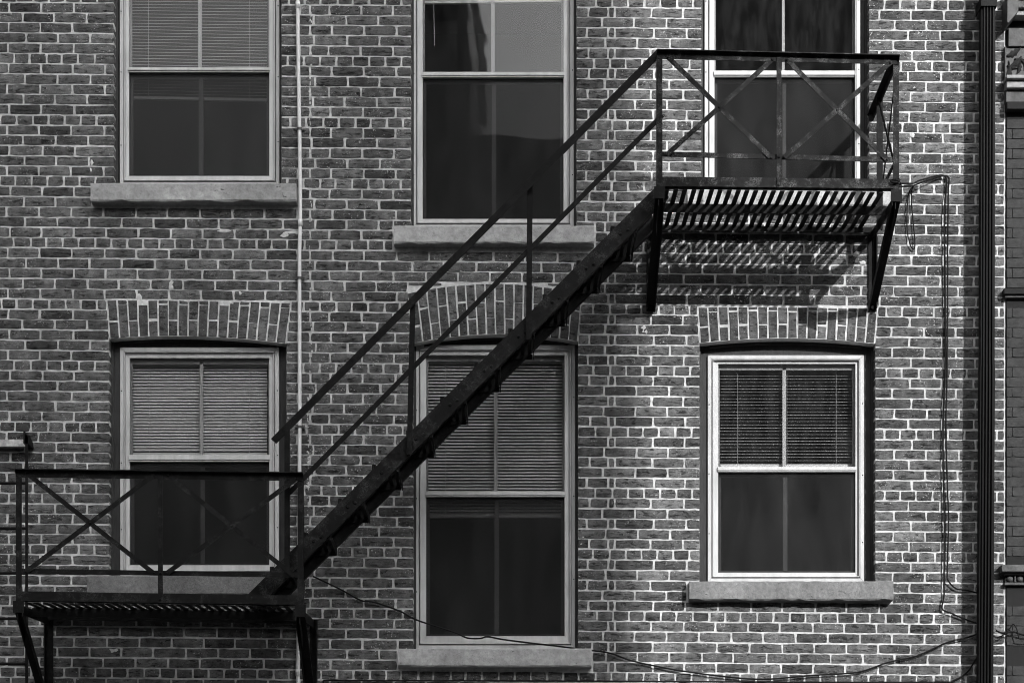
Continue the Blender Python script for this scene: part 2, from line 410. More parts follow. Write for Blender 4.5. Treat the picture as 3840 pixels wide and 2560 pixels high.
# smears of old mortar and paint left on the brick faces, thick along the ragged seam beside the conduit
sm = MB(); rs = random.Random(21)
def blob(px, py, rx, ry):
    n = rs.randint(6, 9); vs = [(X(px), -.0026, Z(py))]
    for k in range(n):
        t = 2 * math.pi * k / n; q = rs.uniform(.5, 1.2); vs.append((X(px) + rx * q * math.cos(t) * S, .001, Z(py) + ry * q * math.sin(t) * S))
    sm.add(vs, [(0, k + 1, (k + 1) % n + 1) for k in range(n)])
def clear(px, py): return not any(o[0] - 4 < px < o[1] + 4 and o[2] - 6 < py < o[3] + 6 for o in obst)
for y in range(-300, 2100, 11):
    p = 1164 - 13 * max(0, min(1, (y - 1300) / 600)) + 3 * math.sin(y / 90)
    if rs.random() < (.45 if y < 1500 else .85): blob(p + rs.uniform(-3, 3), y + rs.uniform(-4, 4), rs.uniform(1.5, 4.5 if y < 1500 else 7), rs.uniform(3, 11))
spots = [(rs.uniform(1180, 1530), rs.uniform(-100, 2500)) for _ in range(26)] + [(rs.uniform(-100, 3620), rs.uniform(-200, 2560)) for _ in range(40)]
for cx, cy in spots:
    for _ in range(rs.randint(3, 10)):
        px, py = cx + rs.gauss(0, 22), cy + rs.gauss(0, 9)
        if clear(px, py): blob(px, py, rs.uniform(1, 4.5), rs.uniform(.8, 2.6))
for cx, cy, rx, ry in ((1098, 872, 34, 10), (1070, 880, 22, 9), (838, 866, 26, 7), (640, 1070, 12, 18), (524, 1112, 10, 16), (2413, 1232, 9, 13), (2424, 1242, 8, 12), (421, 2440, 14, 12), (432, 2436, 10, 8), (3420, 505, 9, 16), (1585, 1120, 20, 5), (3215, 955, 16, 12), (3235, 985, 14, 9), (870, 1136, 18, 8), (700, 1130, 26, 6), (2440, 1108, 7, 9), (900, 1100, 6, 12), (345, 610, 7, 14), (340, 640, 6, 12)):
    blob(cx, cy, rx, ry)
so_ = sm.build('mortar_smear', M_mortar, wall); so_['kind'] = 'stuff'

# arches: wedge bricks standing on end
def arch(w):
    o0, o1 = w['ox']; p0, p1 = w['ax']; n = w['n']; rg = random.Random(w['k'])
    ap = MB()
    # mortar bed of the arch, just behind the bricks' faces and proud of the wall mortar
    N = 24
    bot = [(o0 + (o1 - o0) * k / N, arc_y(w['arc'], k / N) + 0) for k in range(N + 1)]
    top = [(p0 + (p1 - p0) * k / N, arc_y(w['ext'], k / N) - 2) for k in range(N + 1)]
    poly = [(X(x), Z(y)) for x, y in bot] + [(X(x), Z(y)) for x, y in reversed(top)]
    part = ap.prism(poly, .0035, .09).build('arch', M_mortar, bld)
    tall = w['k'] in 'BE'
    for k in range(n):
        t0, t1 = k / n, (k + 1) / n
        if tall: cuts = [0, .36, 1] if k % 2 else [0, .68, 1]
        else: cuts = [0, .56, 1] if k % 2 == 0 else [0, .13, 1]
        for u0, u1 in zip(cuts[:-1], cuts[1:]):
            if not tall and k % 2 and u0 == 0 and rg.random() < .15: continue
            u0 += rg.uniform(-.02, .02) if u0 else 0; u1 += rg.uniform(-.02, .02) if u1 < 1 else 0
            def pt(t, u, sx, sy):
                bx, by = o0 + (o1 - o0) * t, arc_y(w['arc'], t); tx, ty = p0 + (p1 - p0) * t, arc_y(w['ext'], t)
                return (tx + (bx - tx) * u + sx + rg.uniform(-1, 1), ty + (by - ty) * u + sy + rg.uniform(-1, 1))
            jt = 2.9; jb = -1.5 if u1 > .97 else -3
            q = [pt(t0, u1, jt, jb), pt(t1, u1, -jt, jb), pt(t1, (u0+u1)/2, -jt + rg.uniform(-1, 1), 0), pt(t1, u0, -jt, 3), pt(t0, u0, jt, 3), pt(t0, (u0+u1)/2, jt + rg.uniform(-1, 1), 0)]
            q = [(X(x), Z(y)) for x, y in q]
            cx = sum(p[0] for p in q) / 6; cz = sum(p[1] for p in q) / 6; yo = rg.uniform(-.002, .001)
            m = MB()
            inner = [(cx + (p[0] - cx) * .86, yo - .0005, cz + (p[1] - cz) * .94) for p in q]; outer = [(p[0], yo + .003, p[1]) for p in q]; back = [(p[0], .085, p[1]) for p in q]
            fs = [tuple(range(6))] + [(6 + i, 6 + (i+1) % 6, (i+1) % 6, i) for i in range(6)] + [(12 + i, 12 + (i+1) % 6, 6 + (i+1) % 6, 6 + i) for i in range(6)]
            m.add(inner + outer + back, fs).build('voussoir', M_arch, part)
for w in WIN: arch(w)

# ------------------------------------------------------------------ windows
def rect(x0, x1, ya, yb, d):
    a = W(x0, yb, d); b = W(x1, ya, d); return (a.x, b.x, a.z, b.z)
def window(w):
    o0, o1 = w['ox']; f0, f1, ft, fb = w['fr']; g0, g1, gt, gb = w['gl']; s = w['sill']; rg = random.Random(w['k'])
    YF = .085                                     # front of the white frame
    fr = rect(f0, f1, ft, fb, -YF)
    # timber casing between brick and white frame: two steps, arched head
    m = MB(); N = 16
    a0, a1 = X(o0) - .004, X(o1) + .004; zb = Z(s[2]) - .005
    head = [(X(o0) - .004 + (a1 - a0) * k / N, Z(arc_y(w['arc'], k / N) - 3)) for k in range(N + 1)]
    m.prism([(a0, zb), (fr[0] + .004, zb), (fr[0] + .004, fr[3]), (a0, head[0][1])], .105, .2)
    m.prism([(fr[1] - .004, zb), (a1, zb), (a1, head[-1][1]), (fr[1] - .004, fr[3])], .105, .2)
    m.prism([(a0, fr[3] - .004), (a1, fr[3] - .004)] + list(reversed(head)), .107, .2)
    st = .016
    m.prism([(a0, zb), (a0 + st, zb), (a0 + st, head[0][1]), (a0, head[0][1])], .082, .106)
    m.prism([(a1 - st, zb), (a1, zb), (a1, head[-1][1]), (a1 - st, head[-1][1])], .082, .106)
    low = [(x, z - .022) for x, z in head]
    m.prism(low[1:-1] + list(reversed(head[1:-1])), .084, .108)
    win = m.build('window', M_wood, bld)
    # white storm frame: flange, raised bead, inner bead
    def inset(r, q): return (r[0] + q, r[1] - q, r[2] + q, r[3] - q)
    gl = rect(g0, g1, gt, gb, -.10)
    r1 = inset(fr, .026); 
    fl = MB().ring((fr[0], fr[1], fr[2], fr[3]), (r1[0], r1[1], r1[2] + .004, r1[3]), YF, .11); bevel(fl.build('storm_frame', M_frame, win), .003)
    r2 = inset(r1, .010); rr = (r1[0], r1[1], r1[2] + .004, r1[3]); r2 = (r2[0], r2[1], r2[2] + .006, r2[3])
    bevel(MB().ring(inset(rr, .004), r2, .072, .112).build('storm_bead', M_frame, win), .003)
    zm0 = W(0, w['meet'][1], -.09).z; zm1 = W(0, w['meet'][0], -.09).z
    bevel(MB().ring(r2, gl, .094, .118).build('sash', M_frame, win), .002)
    bevel(MB().box(gl[0] - .006, gl[1] + .006, .080, .119, zm0 + .009, zm1).build('meeting_rail', M_frame, win), .003)
    bevel(MB().box(gl[0] - .004, gl[1] + .004, .086, .117, zm0, zm0 + .006).build('meeting_rail', M_frame, win), .002)
    # fixing screws in the flange
    for fx in (.2, .5, .8):
        for xx in (fr[0] + .009, fr[1] - .009):
            zz = fr[2] + (fr[3] - fr[2]) * (fx + rg.uniform(-.04, .04))
            MB().tube([(xx, YF - .002, zz), (xx, YF + .004, zz)], .0042, 6).build('screw', M_iron2, win)
    # panes, screen over the lower half, the old wooden sash behind with its upright bar
    MB().box(gl[0], gl[1], .108, .111, zm1 - .004, gl[3]).build('pane', M_glass, win)
    MB().box(gl[0], gl[1], .130, .133, gl[2], zm0 + .01).build('pane', M_glass, win)
    MB().add([(gl[0], .110, gl[2]), (gl[1], .110, gl[2]), (gl[1], .110, zm0 + .002), (gl[0], .110, zm0 + .002)], [(0, 1, 2, 3)]).build('insect_screen', M_screen, win)
    mu0, mu1 = W(w['mun'][0], 0, -.14).x, W(w['mun'][1], 0, -.14).x
    MB().box(mu0, mu1, .134, .150, zm1, gl[3]).build('muntin', M_sashdark, win)
    MB().box(mu0 + .004, mu1 + .010, .137, .150, gl[2], zm0).build('muntin', M_muntin, win)
    # inner sash edges
    MB().ring((gl[0] - .01, gl[1] + .01, gl[2] - .01, zm0 + .005), (gl[0] + .022, gl[1] - .022, gl[2] + .018, zm0 - .024), .137, .152).build('inner_sash', M_muntin, win)
    MB().ring((gl[0] - .01, gl[1] + .01, zm1 - .01, gl[3] + .01), (gl[0] + .013, gl[1] - .013, zm1 + .006, gl[3] - .030), .134, .150).build('inner_sash', M_muntin, win)
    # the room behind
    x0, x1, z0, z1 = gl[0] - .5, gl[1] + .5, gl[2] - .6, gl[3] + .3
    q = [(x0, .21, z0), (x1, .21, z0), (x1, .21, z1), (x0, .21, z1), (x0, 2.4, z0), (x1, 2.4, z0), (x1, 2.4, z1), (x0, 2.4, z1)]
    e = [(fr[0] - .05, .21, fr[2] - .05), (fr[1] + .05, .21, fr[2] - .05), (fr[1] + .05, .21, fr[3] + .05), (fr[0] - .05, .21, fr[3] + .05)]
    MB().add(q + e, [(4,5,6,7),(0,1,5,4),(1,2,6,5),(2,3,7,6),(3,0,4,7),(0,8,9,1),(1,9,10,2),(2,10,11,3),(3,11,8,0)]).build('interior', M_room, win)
    # stone sill: worn slab
    sx0, sx1, sz0, sz1 = X(s[0]), X(s[1]), Z(s[3]), Z(s[2]); pr = -.080
    g = MB(); nx = 26
    prof = [(.20, sz1 + .008), (pr + .006, sz1), (pr, sz1 - .006), (pr, (sz0 + sz1) / 2), (pr, sz0 + .010), (pr + .008, sz0), (.012, sz0 - .001)]
    vs = []
    for i in range(nx + 1):
        x = sx0 + (sx1 - sx0) * i / nx
        for k, (y, z) in enumerate(prof):
            j = 0 if k in (0, 6) else 1
            big = rg.uniform(.002, .009) if (k == 5 and rg.random() < .18) else 0
            vs.append((x + rg.uniform(-.002, .002), y + j * rg.uniform(-.0015, .002) + big * .4, z + j * rg.uniform(-.002, .002) + big))
    L = len(prof)
    fs = [(i*L+k, i*L+k+1, (i+1)*L+k+1, (i+1)*L+k) for i in range(nx) for k in range(L-1)] + [tuple(range(L-1,-1,-1)), tuple(nx*L+k for k in range(L))]
    MB().add(vs, fs).build('sill', M_stone2 if w['st'] else M_stone, win)
    return win
for w in WIN: window(w)

# ------------------------------------------------------------------ venetian blinds hanging behind the glass
def blind(w, y0, y1, label, tilt, pitch=12.0, x0=None, x1=None, lean=0.0, cords=(.13, .5, .87), wand=None):
    dd = -.185; g0, g1 = w['gl'][:2]; x0 = x0 or g0 + 8; x1 = x1 or g1 - 8
    t = empty('venetian_blind'); tag(t, label, 'blind', 'venetian blinds')
    a = W(x0, y0, dd); b = W(x1, y1, dd); L = b.x - a.x; wd = .0245
    # curved slat
    m = MB(); n = 5; ca, sa = math.cos(tilt), math.sin(tilt); vs = []
    for i in range(n):
        u = -wd/2 + wd * i / (n - 1); c = .0016 * (1 - (2 * i / (n - 1) - 1) ** 2)
        vs += [(-L/2, u * ca - c * sa, u * sa + c * ca), (L/2, u * ca - c * sa, u * sa + c * ca)]
    vs2 = [(p[0], p[1], p[2] - .0006) for p in vs]
    k = len(vs); fs = [(2*i, 2*i+1, 2*i+3, 2*i+2) for i in range(n-1)] + [(k+2*i+2, k+2*i+3, k+2*i+1, k+2*i) for i in range(n-1)]
    me = m.add(vs + vs2, fs).mesh('slat'); me.materials.append(M_blind)
    z = a.z; i = 0; cx = (a.x + b.x) / 2; rg = random.Random(label)
    while z > b.z + .012:
        o = link('slat', me, t); o.location = (cx + rg.uniform(-.002, .002), -dd, z); o.rotation_euler = (rg.uniform(-.03, .03), lean * min(1, i / 20) + rg.uniform(-.001, .001), 0)
        z -= pitch * S * (1 + .185 / D); i += 1
    r = MB().box(-L/2, L/2, -.012, .012, -.010, .008).build('bottom_rail', M_blind, t); r.location = (cx, -dd, b.z); r.rotation_euler = (0, lean, 0)
    MB().box(a.x - .004, b.x + .004, -dd - .018, -dd + .018, a.z, a.z + .03).build('headrail', M_blind, t)
    for c in cords:
        xx = a.x + L * c
        MB().tube([(xx, -dd - .0145, a.z), (xx, -dd - .0145, b.z)], .0011, 5).build('cord', M_blind, t)
    if wand: MB().tube([(a.x + L * wand, -dd - .02, a.z), (a.x + L * wand + .01, -dd - .02, b.z - .3)], .0022, 5).build('cord', M_blind, t)
    return t
A_, B_, C_, D_, E_, F_ = WIN
blind(A_, -112, 372, 'half open blind in the upper left window beside the white conduit, its lower edge slanting', .40, lean=.018)
blind(B_, -236, 8, 'raised blind at the top of the tall middle window above the stair', .9, lean=-.012, wand=.06)
blind(D_, 1372, 1702, 'closed pale blind in the window behind the lower balcony', .95, 11.6)
blind(E_, 1362, 1935, 'long blind in the tall window crossed by the iron stair', .72, 12.0)
blind(F_, 1385, 1746, 'open blind with thin bright slats in the lower right window', .22, 12.2)

# ------------------------------------------------------------------ fire escape
fe = empty('fire_escape')
tag(fe, 'black iron fire escape with two railed balconies joined by a straight stair', 'fire escape')
DF = .90
def fbar(name, p, q, h, par, d=DF, t=.008, mat=None):
    """flat bar lying in a plane parallel to the wall, ends in photo px"""
    a, b = W(p[0], p[1], d), W(q[0], q[1], d); ax = (b - a).normalized(); upv = Vector((0, -1, 0)).cross(ax)
    return MB().bar(a, b, h, t, upv).build(name, mat or M_iron, par)
def rivet(p, d, par, r=.009):
    a = W(p[0], p[1], d); return MB().tube([a + Vector((0, .004, 0)), a + Vector((0, -.002, 0)), a + Vector((0, -.007, 0))], [r, r, r * .55], 8).build('rivet', M_iron, par)
def balcony(zfloor_px, hy, x0, x1, y_top, y_mid, y_beam, xc, braces, bracket_bottom, side_rail, drop):
    """x0/x1 = left/right front post centre px; y_* = (left, right) px centres; zfloor_px = floor row on the wall plane"""
    zf = Z(zfloor_px)
    xa, xb = W(x0, 0, DF).x, W(x1, 0, DF).x
    # --- railing: top angle is the part, bars and posts its pieces
    a, b = W(x0 - 10, y_top[0], DF), W(x1 + 10, y_top[1], DF)
    rail = MB().angle(a + Vector((0, -.004, .012)), b + Vector((0, -.004, .012)), -.042, .040, .006, (0, 0, 1)).build('railing', M_iron, fe)
    MB().bar(a + Vector((0, -.002, .012)), b + Vector((0, -.002, .012)), .006, .05).build('top_flange', M_iron, rail)
    for x in (x0, x1):
        p, q = W(x, y_top[0] if x == x0 else y_top[1], DF), W(x, y_beam[0] + 20 if x == x0 else y_beam[1] + 20, DF)
        sgn = 1 if x == x0 else -1
        MB().box(p.x - .018, p.x + .018, -DF - .006, -DF + .001, q.z, p.z).box(p.x - sgn * .018, p.x - sgn * .012, -DF + .001, -DF + .036, q.z, p.z - .01).build('post', M_iron, rail)
    p, q = W(xc, (y_top[0] + y_top[1]) / 2 + 8, DF + .012), W(xc, (y_beam[0] + y_beam[1]) / 2 + 18, DF + .012)
    fbar('post', (xc, (y_top[0] + y_top[1]) / 2), (xc + 1, (y_beam[0] + y_beam[1]) / 2 + 18), .030, rail, DF + .012)
    fbar('rail_bar', (x0, y_mid[0]), (x1, y_mid[1]), .030, rail, DF - .006)
    for i, (s_, e_) in enumerate(braces): fbar('brace', s_, e_, .029, rail, DF + (.008 if i % 2 else -.001) + .006, .006)
    for i in (0, 2):
        (ax_, ay_), (bx_, by_) = braces[i]; (cx_, cy_), (dx_, dy_) = braces[i + 1]
        den = (ax_ - bx_) * (cy_ - dy_) - (ay_ - by_) * (cx_ - dx_)
        px = ((ax_*by_ - ay_*bx_) * (cx_ - dx_) - (ax_ - bx_) * (cx_*dy_ - cy_*dx_)) / den; py = ((ax_*by_ - ay_*bx_) * (cy_ - dy_) - (ay_ - by_) * (cx_*dy_ - cy_*dx_)) / den
        rivet((px, py), DF + .018, rail)
        for e_ in (braces[i][1], braces[i+1][1], braces[i][0], braces[i+1][0]): rivet(e_, DF + .018, rail, .008)
    rivet((xc, y_mid[0] * .5 + y_mid[1] * .5), DF + .018, rail); rivet((xc, (y_beam[0] + y_beam[1]) / 2 + 6), DF + .018, rail)
    # --- platform: front channel is the part
    a, b = W(x0, y_beam[0], DF), W(x1, y_beam[1], DF); hb = .058
    pl = MB().bar(a + Vector((0, 0, 0)), b, hb, .008).bar(a + Vector((0, .0275, -hb/2 + .003)), b + Vector((0, .0275, -hb/2 + .003)), .006, .046).build('platform', M_iron, fe)
    SL = .0652                                    # the floor sags towards the street
    for d_, hh, fw in ((.585, .056, .145), (.075, .034, .062)):
        zz = zf - SL * d_
        e0, e1 = Vector((xa + .01, -d_, zz - hh / 2 - .001)), Vector((xb - .01, -d_, zz + drop - hh / 2 - .001))
        MB().bar(e0, e1, hh - .002, .008).bar(e0 + Vector((0, fw / 2 + .0045, hh / 2 - .004)), e1 + Vector((0, fw / 2 + .0045, hh / 2 - .004)), .005, fw, (0, -SL, 1)).build('floor_beam', M_iron2, pl)
    for x, z_ in ((xa, zf), (xb, zf + drop)):
        MB().bar((x, -DF + .05, z_ - .032 - SL * DF), (x, .03, z_ - .032), .056, .008).build('side_beam', M_iron2, pl)
    sp = 31.4 * S; n = int((xb - xa - .05) / sp); x = xa + .048
    me = MB().box(-.0140, .0140, -DF + .012, -.05, 0, .006).mesh('floor_slat'); me.materials.append(M_iron2)
    rg = random.Random(hy)
    for i in range(n):
        o = link('floor_slat', me, pl); o.location = (x + i * sp + rg.uniform(-.002, .002), 0, zf + drop * (i + .5) / n); o.rotation_euler = (math.atan(SL), 0, rg.uniform(-.003, .003))
    # --- brackets: gusset at the front corner, sloping strut, upright on the wall
    zf0 = zf
    for x, sg, zf in ((xa, 1, zf0), (xb, -1, zf0 + drop)):
        zb = Z(bracket_bottom); zw = zf; zf = zf - SL * DF
        zt = zf - .045
        br = MB().sweep((x, -DF - .004, zt), (x, -.012, zb + .03), [(-.028, -.004), (.028, -.004), (.028, .004), (-.028, .004)], (1, 0, 0)).build('bracket', M_iron2, fe)
        MB().sweep((x + sg * .027, -DF - .006, zt), (x + sg * .027, -.012, zb + .03), [(-.003, 0), (.003, 0), (.003, .05), (-.003, .05)], (1, 0, 0)).build('strut_flange', M_iron2, br)
        MB().box(x - .026, x + .026, -.014, -.005, zb, zw + .0).box(x - sg * .026, x - sg * .019, -.060, -.0145, zb + .01, zw - .01).build('wall_bar', M_iron2, br)
        MB().prism([(x - .034, zf - .062), (x + .034, zf - .062), (x + .034, zf + .012), (x - .034, zf + .012)], -DF - .016, -DF - .0085).build('corner_plate', M_iron2, br)
        m = MB(); q = [(-DF - .0085, zf - .105), (-DF + .18, zf - .235), (-DF + .20, zf - .04), (-DF - .0085, zf - .008)]
        m.add([(x - .008, y, z) for y, z in q] + [(x - .002, y, z) for y, z in q], [(0,1,2,3),(7,6,5,4),(0,4,5,1),(1,5,6,2),(2,6,7,3),(3,7,4,0)]).build('gusset', M_iron2, br)
        MB().tube([(x, -.014, zb + .02), (x, -.03, zb + .02)], .012, 6).build('bolt', M_iron2, br)
    if side_rail:
        zt = W(x1, y_top[1], DF).z; xs_ = xb
        sr = MB().angle((xs_ + .01, -DF - .01, zt + .01), (xs_ + .01, .02, zt + .01), -.040, -.040, .006, (0, 0, 1)).build('side_railing', M_iron2, fe)
        zl = W(x1, y_mid[1], DF).z
        MB().box(xs_ - .02, xs_ + .02, -.30, -.294, zf - .03, zt).box(xs_ + .012, xs_ + .018, -.2935, -.262, zf - .03, zt - .006).build('post', M_iron2, sr)
        MB().box(xs_ - .004, xs_ + .004, -DF, 0, zl - .013, zl + .013).build('rail_bar', M_iron2, sr)
        for (ya, za), (yb, zb_), o_ in (((-DF + .03, zt - .03), (-.32, zl), .009), ((-DF + .03, zl), (-.32, zt - .03), -.009)):
            MB().bar((xs_ + o_, ya, za), (xs_ + o_, yb, zb_), .026, .005, (0, 0, 1) if False else Vector((1, 0, 0)).cross(Vector((0, yb - ya, zb_ - za)))).build('brace', M_iron2, sr)
    return xa, xb, zf
balcony(853, 1, 2473, 3360, (205, 226), (578, 600), (681, 690), 2921,
        [((2504, 214), (2892, 592)), ((2499, 582), (2896, 224)), ((2950, 224), (3327, 599)), ((2941, 590), (3338, 236))], 1168, True, -.020)
M_iron = M_iron3      # darker copy of the iron: lower balcony's shade put into its colour
balcony(2307, 2, 71, 1127, (1772, 1785), (2140, 2155), (2233, 2249), 601,
        [((98, 1772), (577, 2148)), ((98, 2142), (577, 1780)), ((630, 1781), (1105, 2160)), ((625, 2148), (1110, 1795))], 2700, False, -.026)

# stair
DN, DR = .78, .195
loz = 2325; stz = 120.75; run = 121.0
U0 = Vector((X(987), 0, Z(2295))); U1 = Vector((X(2432), 0, Z(853)))
axis = (U1 - U0).normalized(); nrm = Vector((-axis.z, 0, axis.x)); H = .108
for d_, mt, fl, H in ((DN, M_iron3, 1, .100), (DR, M_iron2, -1, .080)):
    a = U0 + Vector((0, -d_, 0)) - axis * .04; b = U1 + Vector((0, -d_, 0)) + axis * .01
    st = MB()
    st.bar(a - nrm * H / 2, b - nrm * H / 2, H, .007, nrm).build('stair_stringer', mt, fe)
    st_o = C.objects[-1] if False else [o for o in fe.children if o.name.startswith('stair_stringer')][-1]
    for off in (-.003, -H + .003):
        MB().bar(a + nrm * off + Vector((0, fl * .020, 0)), b + nrm * off + Vector((0, fl * .020, 0)), .006, .032, nrm).build('flange', mt, st_o)
    if fl == 1:
        for k in range(1, 12):
            for e in (26, 66):
                px = 1302 + (k - 3) * run + e; pz = loz - k * stz + 10 + (0)
                p = Vector((X(px), -d_ - .004, Z(pz) - .012))
                t_ = (p - U0).dot(axis); q = U0 + axis * t_ - nrm * (.055 if e == 26 else .068); q.y = -d_ - .0035
                MB().tube([q, q + Vector((0, -.008, 0))], [.011, .007], 7).build('bolt', M_iron, st_o)
slm = MB().box(-.0105, .0105, -DN + .012, -DR - .008, 0, .006).mesh('tread_slat'); slm.materials.append(M_iron2)
for k in range(1, 12):
    zt = Z(loz - k * stz); x0 = X(1302 + (k - 3) * run); x1 = x0 + .165
    tr = MB().box(x0, x0 + .006, -DN + .006, -DR - .006, zt - .036, zt + .008).box(x0 + .0065, x0 + .026, -DN + .006, -DR - .006, zt + .002, zt + .008).build('tread', M_iron2, fe)
    MB().box(x1 - .006, x1, -DN + .006, -DR - .006, zt - .036, zt + .008).build('tread_back', M_iron2, tr)
    for i in range(3):
        o = link('tread_slat', slm, tr); o.location = (x0 + .050 + i * .043, 0, zt)
    for d_, sg in ((DN, 1), (DR, -1)):
        MB().box(x0 + .01, x1 - .01, -d_ + (.0045 if sg > 0 else -.0105), -d_ + (.0105 if sg > 0 else -.0045), zt - .034, zt - .001).build('tread_cleat', M_iron2, tr)
# stair handrail, middle rail and uprights
DH = .80
def line(p, q, d): return W(p[0], p[1], d), W(q[0], q[1], d)
a, b = line((1027, 1655), (2474, 190), DH); b = W(2474, 198, .88); ax = (b - a).normalized(); n2 = Vector((0, -1, 0)).cross(ax).normalized()
hr = MB().bar(a, b, .040, .007, n2).bar(a + n2 * .0225 + Vector((0, .017, 0)), b + n2 * .0225 + Vector((0, .017, 0)), .005, .042, n2).build('stair_handrail', M_iron2, fe)
a, b = line((1079, 1853), (2484, 432), DH)
ax = (b - a).normalized()
MB().bar(a, b, .030, .006, Vector((0, -1, 0)).cross(ax)).build('stair_rail', M_iron2, fe)
for (px, y0, qx, y1) in ((1077, 1612, 1077, 2165), (1548, 1140, 1535, 1704), (1988, 690, 1982, 1272)):
    a, b = W(px, y0, DH + .004), W(qx, y1, DH + .004)
    MB().sweep(b, a, [(-.017, -.004), (.017, -.004), (.017, .003), (-.011, .003), (-.011, .034), (-.017, .034)], (1, 0, 0)).build('stair_post', M_iron2, fe)

# ------------------------------------------------------------------ pipes
cd = empty('conduit'); tag(cd, 'thin white vertical conduit pipe fixed to the brick beside the left windows', 'pipe')
path = [(1115, -700), (1116, -60), (1117, 60), (1119, 250), (1123, 480), (1126, 700), (1126, 830), (1123, 940), (1123, 1050), (1124, 1560), (1122, 2000), (1118, 2440), (1117, 2640), (1117, 4000)]
MB().tube([W(x, y, .028) for x, y in path], .0125, 12).build('tube', M_pipe, cd, True)
for x, y in ((1124, 484), (1123, 1043), (1123, 1600), (1117, -300)):
    c = W(x, y, .028)
    MB().tube([c + Vector((0, 0, -.008)), c + Vector((0, 0, .008))], .0165, 12).box(c.x - .030, c.x + .030, -.008, -.002, c.z - .008, c.z + .008).tube([(c.x - .026, -.006, c.z), (c.x - .026, -.016, c.z)], .005, 6).tube([(c.x + .026, -.006, c.z), (c.x + .026, -.016, c.z)], .005, 6).build('clamp', M_ntrim, cd)
for x, y in ((1126, 836), (1117, 2520), (1117, 20)):
    c = W(x, y, .028); MB().tube([c + Vector((0, 0, -.022)), c + Vector((0, 0, .022))], .0155, 12).build('coupling', M_pipe, cd, True)

ds = empty('downspout'); tag(ds, 'dark fluted metal downspout standing by the edge of the brick wall', 'downspout')
prof = [(0, 0), (0, -.075)]; wdt = .090
for k in range(4):
    u = .008 + k * .0195; prof += [(u, -.075), (u + .004, -.090), (u + .012, -.090), (u + .016, -.075)]
prof += [(wdt, -.075), (wdt, 0)]
def spout(m, yt, yb, xt, xb, g=0):
    n = len(prof); vs = []
    for y, x in ((yb, xb), (yt, xt)):
        for u, v in prof: vs.append((X(x) + u - g + (2 * g * u / wdt), -.085 + v - g, Z(y)))
    return m.add(vs, [(i, n + i, n + (i + 1) % n, (i + 1) % n) for i in range(n)] + [tuple(range(n)), tuple(range(2*n-1, n-1, -1))])
spout(MB(), -1050, 1398, 3664, 3659).build('upper_pipe', M_spout, ds)
spout(MB(), 1390, 4300, 3659, 3642, .0025).build('lower_pipe', M_spout, ds)
for y0, y1 in ((30, 68),):
    p = W(3690, y1, .14); q = W(3760, y0, .14)
    MB().box(X(3657), X(3657) + .105, -.186, -.181, Z(y1), Z(y0)).box(X(3657), X(3657) + .004, -.1805, -.004, Z(y1), Z(y0)).box(X(3657) + .101, X(3657) + .105, -.1805, -.03, Z(y1), Z(y0)).build('strap', M_spout, ds)

# ------------------------------------------------------------------ ladder at the left edge
ld = empty('wall_ladder'); tag(ld, 'thin dark iron ladder on the wall behind the left end of the balcony', 'ladder')
dl = .16
p, q = W(100, 1630, dl), W(99, 2900, dl); MB().box(p.x - .009, p.x + .009, -dl - .005, -dl + .005, q.z, p.z).build('stile', M_iron2, ld)
MB().box(p.x - .42, p.x - .402, -dl - .005, -dl + .005, q.z, p.z).build('stile', M_iron2, ld)
for y in (1811, 1980, 2148, 2318, 2487, 2656):
    a = W(98, y, dl); MB().tube([(a.x - .41, -dl + .002, a.z), (a.x, -dl + .002, a.z)], .0095, 8).build('rung', M_iron2, ld)
hk = W(104, 1632, .05); MB().box(hk.x - .34, hk.x - .006, -.075, -.030, W(0, 1676, .05).z, W(0, 1650, .05).z).build('top_bar', M_peel, ld)
MB().prism([(hk.x - .004, W(0, 1676, .05).z), (hk.x + .030, W(0, 1678, .05).z), (hk.x + .026, W(0, 1655, .05).z), (hk.x + .004, W(0, 1630, .05).z), (hk.x - .004, W(0, 1630, .05).z)], -.165, -.004).build('end_plate', M_iron2, ld)

# ------------------------------------------------------------------ cables
def smooth_path(pts, k=6):
    P = [Vector(p) for p in pts]; out = []
    for i in range(len(P) - 1):
        p0, p1, p2, p3 = P[max(i-1, 0)], P[i], P[i+1], P[min(i+2, len(P)-1)]
        for j in range(k):
            t = j / k; out.append(.5 * ((2*p1) + (p2-p0)*t + (2*p0-5*p1+4*p2-p3)*t*t + (3*p1-p0-3*p2+p3)*t*t*t))
    return out + [P[-1]]
def cable(pts, label, d=.018, r=.0045, k=6):
    o = MB().tube(smooth_path([W(p[0], p[1], p[2] if len(p) > 2 else d) for p in pts], k), r, 6).build('cable', M_cable, None, True)
    return tag(o, label, 'cable', 'black cables on the wall')
cable([(1175, 2160, .16), (1280, 2210), (1352, 2249), (1405, 2257), (1500, 2290), (1560, 2322, .012), (1700, 2368, -.03), (1752, 2390, -.05), (1800, 2392, -.05), (1830, 2386, -.05), (1900, 2398, -.04), (2080, 2420, 0), (2210, 2436, .02), (2290, 2448), (2370, 2476), (2480, 2500), (2560, 2514), (2700, 2533), (2860, 2545), (3050, 2530), (3215, 2519), (3330, 2482), (3440, 2457), (3550, 2408), (3630, 2388), (3690, 2365, .03)],
      'black cable drooping from the stair foot across the tall window to the downspout', .022, .0055)
cable([(1200, 2620), (1212, 2560), (1232, 2549), (1400, 2550), (2200, 2552), (3000, 2556), (3520, 2556), (3575, 2550), (3625, 2520), (3660, 2470), (3685, 2435)],
      'straight black cable running along the bottom edge of the wall', .014, .0055)
